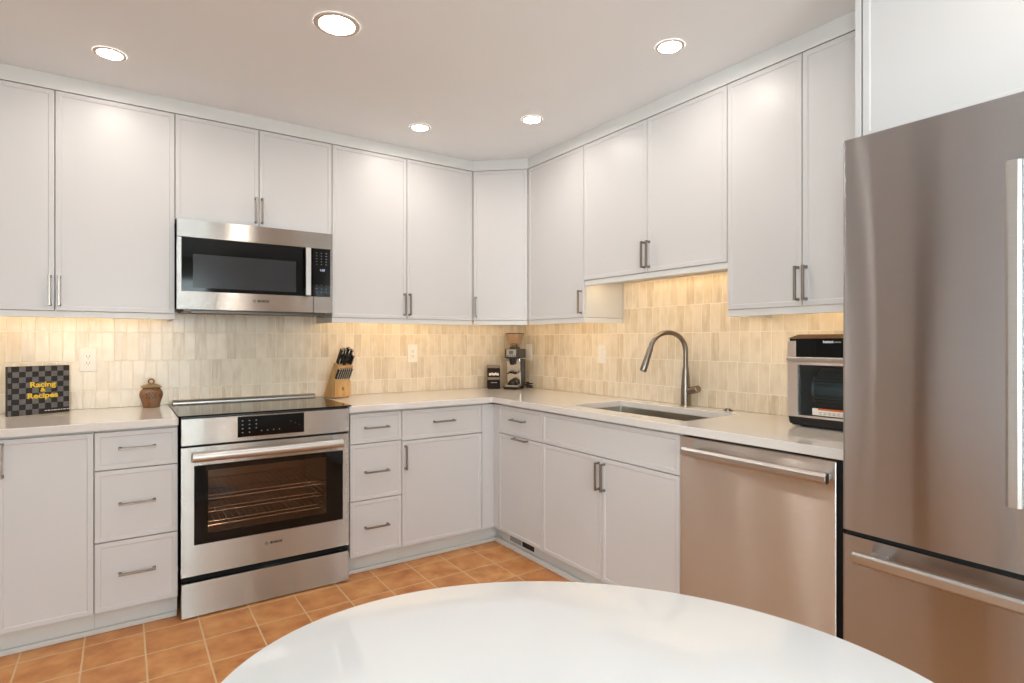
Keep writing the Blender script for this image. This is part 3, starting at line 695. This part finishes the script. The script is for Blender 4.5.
for s, zz, sz in (('Racing', .138, .034), ('&', .113, .026), ('Recipes', .086, .034)):
    text('title_lettering', s, sz, fK(.133, .0006, Z0+zz), eB, (0, 0, 1), yel, cv, bold=.0011, ext=.0004, sx=1.16)
g = G(fK); u = .140
for i, wd in enumerate((.008, .012, .006, .014, .010, .007, .012, .010)): g.box(u, u+wd, 0, .0004, Z0+.012, Z0+.0155); u += wd+.003
obj('small_print', g, mat('print_white', (220, 218, 214), .5), cv)

# ------------------------------------------------------------------ ceramic jar
cj = (-2.397, -.098, CZ1+.0005)
t = thing('ceramic_jar', 'small brown glazed ceramic jar with a ring-handled lid left of the range', 'jar', cj)
glz = mottled('brown_glaze', [(.3, (112, 72, 48)), (.5, (142, 98, 64)), (.62, (132, 104, 86)), (.8, (164, 128, 98))], 22, .22)
lidm = mottled('tan_glaze', [(.3, (140, 118, 84)), (.7, (160, 138, 102))], 24, .25)
bd = obj('body', G().lathe([(.036, 0), (.039, .002), (.046, .03), (.055, .055), (.0575, .070), (.054, .086), (.044, .099), (.041, .103), (.046, .108), (.044, .108), (.036, .100)], cj, 40), glz, t, smooth=True)
ld = obj('lid', G().lathe([(.050, .1085), (.051, .112), (.040, .119), (.022, .125), (.008, .128)], cj, 40), lidm, t, smooth=True)
rg = [(cj[0]+.013*math.cos(a), cj[1]+.003, cj[2]+.139+.013*math.sin(a)) for a in [2*PI*i/24 for i in range(25)]]
obj('ring_handle', G().tube(rg, .004, 8), glz, ld, smooth=True)
g = G()
dv = Vector((cam.location.x-cj[0], cam.location.y-cj[1], 0)).normalized(); sd = Vector((-dv.y, dv.x, 0))
spots = [(0, .068)]+[(.0155*math.cos(k*PI/3), .068+.0135*math.sin(k*PI/3)) for k in range(6)]+[(.026*math.cos(k*PI/3+.5), .066+.018*math.sin(k*PI/3+.5)) for k in (0, 2, 3, 5)]
for a, z in spots:
    ang = a/.056; dr_ = dv*math.cos(ang)+sd*math.sin(ang)
    z_ = min(max(z, .045), .086); rad = .0575-abs(z_-.070)**1.6*1.5
    c0 = Vector(cj)+dr_*(rad-.0035)+Vector((0, 0, z_)); g.tube([tuple(c0), tuple(c0+dr_*.0045)], .0036, 10)
t.scale = (.93, .93, .96)
obj('cut_outs', g, mat('dark_holes', (60, 28, 20), .5), bd)

# ------------------------------------------------------------------ knife block and knives
eK = Vector((.95, .32, 0)).normalized(); nK = Vector((eK.y, -eK.x, 0))        # width, forward
oK = Vector((-1.470, -.188, 0)) - nK*.118; fN = frame(oK, eK, nK); zk = CZ1+.0045
t = thing('knife_block', 'light wood knife block right of the range', 'knife block', oK+eK*.055+nK*.06+Vector((0, 0, zk)))
prof = [(0, 0), (.118, 0), (.118, .100), (.1025, .110), (.146, .190), (.106, .210)]
obj('block', G(fN).loft([[(u, a, zk+b) for a, b in prof] for u in (0, .112)]), block_wood, t, bevel=.0015)
g = G(fN)
for u in (.012, .100):
    for d in (.012, .106): g.lathe([(.006, CZ1+.0004), (.006, zk)], (u, d, 0), 10)
obj('feet', g, black_plastic, t)
g = G(fN); g.box(.050, .054, .118, .1184, zk+.040, zk+.062).box(.058, .062, .118, .1184, zk+.040, zk+.062).box(.047, .066, .118, .1184, zk+.048, zk+.051)
obj('burned_mark', g, mat('burned_mark', (96, 62, 34), .6), t)
hd = Vector((0, .47, .883)).normalized()              # handle direction in (d, z)
def knife(name, label, cat, u, d, z, L, wu, wd, grp, butt=False):
    """wd across the blade thickness, wu along it; handle leaves the block along hd"""
    loc = fN(u, d, z); k = thing(name, label, cat, loc, grp)
    def sec(s, a, b):
        px, pz = d+hd.y*s, z+hd.z*s; q = (hd.z, -hd.y)
        return [(u-a, px-q[0]*b, pz-q[1]*b), (u+a, px-q[0]*b, pz-q[1]*b), (u+a, px+q[0]*b, pz+q[1]*b), (u-a, px+q[0]*b, pz+q[1]*b)]
    obj('bolster', G(fN).loft([sec(.0005, wu*.8, wd*.8), sec(.008, wu*.8, wd*.85)]), chrome, k)
    obj('handle', G(fN).loft([sec(.008, wu, wd*.85), sec(L*.35, wu, wd), sec(L*.8, wu, wd*.9), sec(L, wu*.95, wd*1.15)]), black_plastic, k, bevel=.0015)
    obj('tang', G(fN).loft([sec(.009, wu*.3, wd*1.06), sec(L-.002, wu*.3, wd*1.26)]), chrome, k, label='bright metal spine along the handle')
    if butt: obj('end_cap', G(fN).loft([sec(L, wu*.9, wd*1.0), sec(L+.004, wu*.8, wd*.9)]), chrome, k)
SK = 'steak knives in the front row of the block'
for i in range(7):
    u = .010+.0153*i
    knife('steak_knife', 'black-handled steak knife, %s of the front row in the knife block' % ('leftmost', 'second from the left', 'third from the left', 'middle one', 'third from the right', 'second from the right', 'rightmost')[i], 'knife',
          u, .1105, zk+.1065, .074, .0050, .0085, SK, True)
LK = 'large knives in the rear rows of the block'
for nm, lab, u, d, z, L, a, b in (
    ('chef_knife', 'large black-handled knife at the left of the rear row of the knife block', .018, .116, .205, .100, .0075, .012),
    ('carving_knife', 'black-handled knife second from the left in the rear of the knife block', .038, .114, .206, .100, .0075, .012),
    ('bread_knife', 'tall black-handled knife in the middle of the rear of the knife block', .062, .116, .205, .108, .0080, .013),
    ('utility_knife', 'black-handled knife at the right end of the rear row of the knife block', .088, .117, .2045, .096, .0070, .011),
    ('paring_knife', 'short black-handled knife in front of the large ones in the block', .096, .135, .1955, .066, .0060, .010)):
    knife(nm, lab, 'knife', u, d, zk+z-.004, L, a, b, LK, True)
# kitchen shears: two finger loops
t = thing('kitchen_shears', 'black-handled kitchen shears in the knife block', 'scissors', fN(.048, .137, zk+.195))
g = G(fN)
for s in (-1, 1):
    c = (.048+s*.0125, .1605, .239)
    lp = []
    for i in range(21):
        a = 2*PI*i/20; x_ = .0105*math.cos(a); y_ = .020*math.sin(a); lp.append((c[0]+x_, c[1]+hd.y*y_, zk+c[2]+hd.z*y_))
    g.tube(lp, .0042, 8)
    g.tube([(.048+s*.004, .1385, zk+.1955), (.048+s*.008, .151, zk+.221)], .0045, 8)
obj('handles', g, black_plastic, t, smooth=True)

# ------------------------------------------------------------------ coffee grinder, canisters
ng = Vector((-.80, -.60, 0)).normalized(); eg = Vector((-ng.y, ng.x, 0)); 
if eg.dot(Vector((1, -1, 0))) < 0: eg = -eg
og = Vector((-.185, -.215, 0)); fG = frame(og, eg, ng); zg = CZ1+.0005
t = thing('coffee_grinder', 'electric coffee grinder with a smoky bean hopper in the counter corner', 'coffee grinder', og+Vector((0, 0, zg)))
obj('base', G(fG).prism([(-.055, -.07), (.055, -.07), (.062, .06), (.045, .085), (-.045, .085), (-.062, .06)], zg, zg+.018), black_plastic, t, bevel=.003)
obj('base_tray', G(fG).prism([(-.052, -.02), (.052, -.02), (.056, .058), (.042, .078), (-.042, .078), (-.056, .058)], zg+.0182, zg+.030), mat('grinder_silver', (188, 180, 170), .3, .9), t, bevel=.003)
obj('column', G(fG).extr([(-.072, zg+.018), (-.022, zg+.018), (-.012, zg+.09), (-.006, zg+.215), (-.080, zg+.215), (-.080, zg+.06)], -.045, .062), mat('grinder_dark', (62, 56, 52), .4), t, bevel=.006)
obj('side_frame', G(fG).extr([(-.018, zg+.030), (-.004, zg+.030), (.006, zg+.10), (.018, zg+.200), (.018, zg+.222), (-.010, zg+.222)], -.056, .050), mat('grinder_frame_silver', (206, 196, 184), .22, 1.0), t, bevel=.004)
hd_ = obj('head', G(fG).box(-.058, .062, -.082, .045, zg+.222, zg+.288), mat('grinder_head', (58, 52, 48), .4), t, bevel=.006)
obj('control_panel', G(fG).box(-.042, .030, .045, .049, zg+.232, zg+.284), mat('grinder_panel', (176, 170, 164), .35, .6), hd_, bevel=.001)
obj('screen', G(fG).box(-.022, .008, .0492, .0502, zg+.250, zg+.276), mat('screen_grey', (96, 100, 102), .3), hd_)
g = G(fG); 
for i in range(4): g.box(-.036+.018*i, -.028+.018*i, .0492, .0508, zg+.236, zg+.242)
obj('buttons', g, dark_print, hd_)
obj('chute', G(fG).lathe([(.016, .175), (.021, .195), (.024, .222)], (-.002, .035, zg), 24), black_plastic, t, smooth=True)
obj('grounds_fork', G(fG).tube([(-.034, .012, zg+.118), (-.036, .050, zg+.112), (-.020, .072, zg+.116)], .005, 8).tube([(.030, .012, zg+.118), (.032, .050, zg+.112), (.016, .072, zg+.116)], .005, 8).box(-.036, .032, .006, .016, zg+.112, zg+.124), black_plastic, t, smooth=True)
obj('catch_cup', G(fG).lathe([(.040, .0305), (.042, .034), (.030, .056), (.012, .070)], (0, .028, zg), 28), black_plastic, t, smooth=True)
obj('collar', G(fG).lathe([(.040, .2885), (.040, .300), (.022, .306), (.020, .325), (.030, .332)], (0, -.015, zg), 32), mat('grinder_collar', (46, 40, 36), .4), t, smooth=True)
hop_m = mat('hopper_plastic', (176, 134, 98), .2); hop_m.node_tree.nodes['Principled BSDF'].inputs['Alpha'].default_value = .5
hp_ = obj('hopper', G(fG).lathe([(.034, .306), (.044, .325), (.067, .392), (.068, .394)], (0, -.015, zg), 36, False, False), hop_m, t, smooth=True)
obj('hopper_lid', G(fG).lathe([(.0685, .3945), (.069, .400), (.060, .403), (.01, .404)], (0, -.015, zg), 36), mat('hopper_lid', (84, 62, 46), .3), t, smooth=True)
cc = [(-.03, -.09, .03), (.04, -.12, .0), (.085, -.085, .0)]
g = G(fG); pts = [(.055, -.075, zg+.03)]
for i in range(44):
    a = 2*PI*i/16; pts.append((.098+.026*math.cos(a), -.060+.018*math.sin(a), zg+.0065+.0009*i))
obj('power_cord', g.tube(pts, .0042, 8), black_plastic, t, smooth=True)
def canister(z0, label, content):
    u, v_ = -.288, -.100
    t = thing('canister', label, 'canister', (u, v_, z0), 'stacked square canisters'); h = .084
    F = frame((u, v_, 0), (.86, -.50, 0), (-.50, -.86, 0)); a = .046
    obj('box', G(F).box(-a, a, -a, a, z0, z0+h-.020), mat('canister_dark', (38, 28, 24), .6, spec=.15), t, bevel=.005)
    obj('lid', G(F).box(-a-.001, a+.001, -a-.001, a+.001, z0+h-.0195, z0+h), mat('canister_lid', (126, 110, 97), .5, .1), t, bevel=.004)
    if content == 'white':
        g = G(F)
        for i in range(5):
            c = -.028+.014*i; g.lathe([(.0085, -.009), (.0095, -.003), (.008, .005), (.003, .010)], (c, a-.003, z0+.020+.003*(i % 2)), 10)
        obj('contents', g, mat('canister_contents', (226, 220, 212), .5), t, smooth=True, label='white contents seen through the front')
    else:
        g = G(F).tube([(-.020, a+.012, z0+.046), (.022, a+.012, z0+.046)], .003, 8).box(-.022, -.017, a, a+.012, z0+.043, z0+.049).box(.018, .023, a, a+.012, z0+.043, z0+.049)
        obj('latch', g, chrome, t)
canister(CZ1+.0005, 'dark square canister at the bottom of the stack, left of the coffee grinder', 'dark')
canister(CZ1+.0855, 'dark square canister with white contents, on top of the stack left of the grinder', 'white')

# ------------------------------------------------------------------ air fryer / toaster oven
FU0, FU1, FD = 2.319, 2.664, .285; zf = CZ1+.0005
t = thing('toaster_oven', 'stainless and black air fryer oven on the worktop beside the refrigerator', 'toaster oven', (-.16, -2.50, zf))
fr_st = steel('stainless_fryer', (206, 196, 189), .34, .1)
obj('foot_base', G(fB).loft([[(FU0+.014, .04, zf+.004), (FU1-.014, .04, zf+.004), (FU1-.014, FD-.014, zf+.004), (FU0+.014, FD-.014, zf+.004)], [(FU0+.005, .034, zf+.014), (FU1-.005, .034, zf+.014), (FU1-.005, FD-.004, zf+.014), (FU0+.005, FD-.004, zf+.014)], [(FU0+.002, .03, zf+.040), (FU1-.002, .03, zf+.040), (FU1-.002, FD-.001, zf+.040), (FU0+.002, FD-.001, zf+.040)]]), black_plastic, t, bevel=.004)
g = G(fB)
for u in (FU0+.05, FU1-.05):
    for d in (.07, FD-.05): g.lathe([(.012, 0), (.012, .0065)], (u, d, zf), 12)
obj('feet', g, black_gap_rubber, t)
# casing as a frame round a real cavity
cu0, cu1, cz0, cz1 = 2.360, 2.626, .955, 1.166
g = G(fB); g.box(FU0, cu0, .03, FD-.018, .955, 1.268).box(cu1, FU1, .03, FD-.018, .955, 1.268).box(cu0, cu1, .03, FD-.018, cz1+.004, 1.268).box(cu0, cu1, .03, .07, .955, cz1+.004)
obj('casing', g, black_plastic, t)
obj('cavity_floor', G(fB).box(cu0, cu1, .07, FD-.018, .9545, .960), mat('fryer_inside', (30, 32, 34), .3, .5), t)
g = G(fB); q0, q1, q2, q3 = cu0+.002, cu1-.002, .9625, 1.163
g.box(FU0+.001, q0, FD-.0175, FD, .9545, 1.178).box(q1, FU1-.001, FD-.0175, FD, .9545, 1.178).box(q0, q1, FD-.0175, FD, .9545, q2).box(q0, q1, FD-.0175, FD, q3, 1.178)
dr = obj('door', g, fr_st, t)
obj('door_window', G(fB).box(q0, q1, FD-.012, FD-.006, q2, q3), fryer_glass, dr)
obj('door_rail', G(fB).box(FU0, FU1, FD-.017, FD+.010, 1.1785, 1.194), steel_bar, dr, bevel=.003)
obj('caution_sticker', G(fB).box(2.418, 2.60, FD-.006, FD-.0052, .967, .994), mat('sticker_white', (226, 218, 206), .5), dr)
obj('sticker_stripe', G(fB).box(2.440, 2.60, FD-.0052, FD-.0048, .988, .995), mat('sticker_orange', (206, 92, 44), .5), dr)
g = G(fB)
for r in range(2):
    for i in range(9): g.box(2.444+.017*i, 2.456+.017*i, FD-.0052, FD-.0048, .972+.006*r, .9742+.006*r)
obj('sticker_print', g, mat('sticker_grey', (150, 142, 134), .5), dr)
# rotating mesh drum inside
def mesh_metal():
    m = mat('drum_mesh', (120, 128, 130), .3, .9); q = N(m); v = q.n('ShaderNodeTexVoronoi'); q.l(q.map(q.obj(), (170, 170, 170)), v.inputs['Vector']); v.inputs['Scale'].default_value = 1; v.inputs['Randomness'].default_value = 0
    q.l(q.ramp(v.outputs['Distance'], [(.32, (20, 22, 24)), (.42, (150, 158, 160))]), q.b.inputs['Base Color']); return m
g = G(fB); n = 36
rr = lambda u, r: [(u, .165+r*math.cos(2*PI*i/n), 1.062+r*math.sin(2*PI*i/n)) for i in range(n)]
g.loft([rr(2.405, .070), rr(2.405, .084), rr(2.412, .086), rr(2.600, .086), rr(2.607, .084), rr(2.607, .070)])
obj('rotating_basket', g, mesh_metal(), t, smooth=True)
obj('basket_rim', G(fB).loft([rr(2.400, .080), rr(2.400, .089), rr(2.408, .089), rr(2.408, .080)]), chrome, t, smooth=True)
# control head
obj('head_trim', G(fB).box(FU0, FU0+.036, FD-.0175, FD, 1.1945, 1.258), fr_st, t, bevel=.002)
obj('head_trim', G(fB).box(FU1-.026, FU1, FD-.0175, FD, 1.1945, 1.258), fr_st, t, bevel=.002)
ds = obj('control_panel', G(fB).box(FU0+.0365, FU1-.0265, FD-.0175, FD+.001, 1.1945, 1.266), black_gloss, t)
obj('top_cover', G(fB).loft([[(FU0, .03, 1.2685), (FU1, .03, 1.2685), (FU1, FD-.002, 1.2685), (FU0, FD-.002, 1.2685)], [(FU0+.03, .05, 1.284), (FU1-.03, .05, 1.284), (FU1-.03, FD-.03, 1.284), (FU0+.03, FD-.03, 1.284)]]), mat('fryer_top', (96, 76, 58), .3, .6), t, bevel=.001)
wl = mat('panel_white', (225, 228, 232), .4)
text('brand_lettering', 'instant', .0145, fB(2.482, FD+.0014, 1.2545), (0, -1, 0), (0, 0, 1), wl, ds, bold=.0006, ext=.0003)
text('brand_lettering', 'VORTEX', .0065, fB(2.517, FD+.0014, 1.2530), (0, -1, 0), (0, 0, 1), wl, ds, ext=.0003)
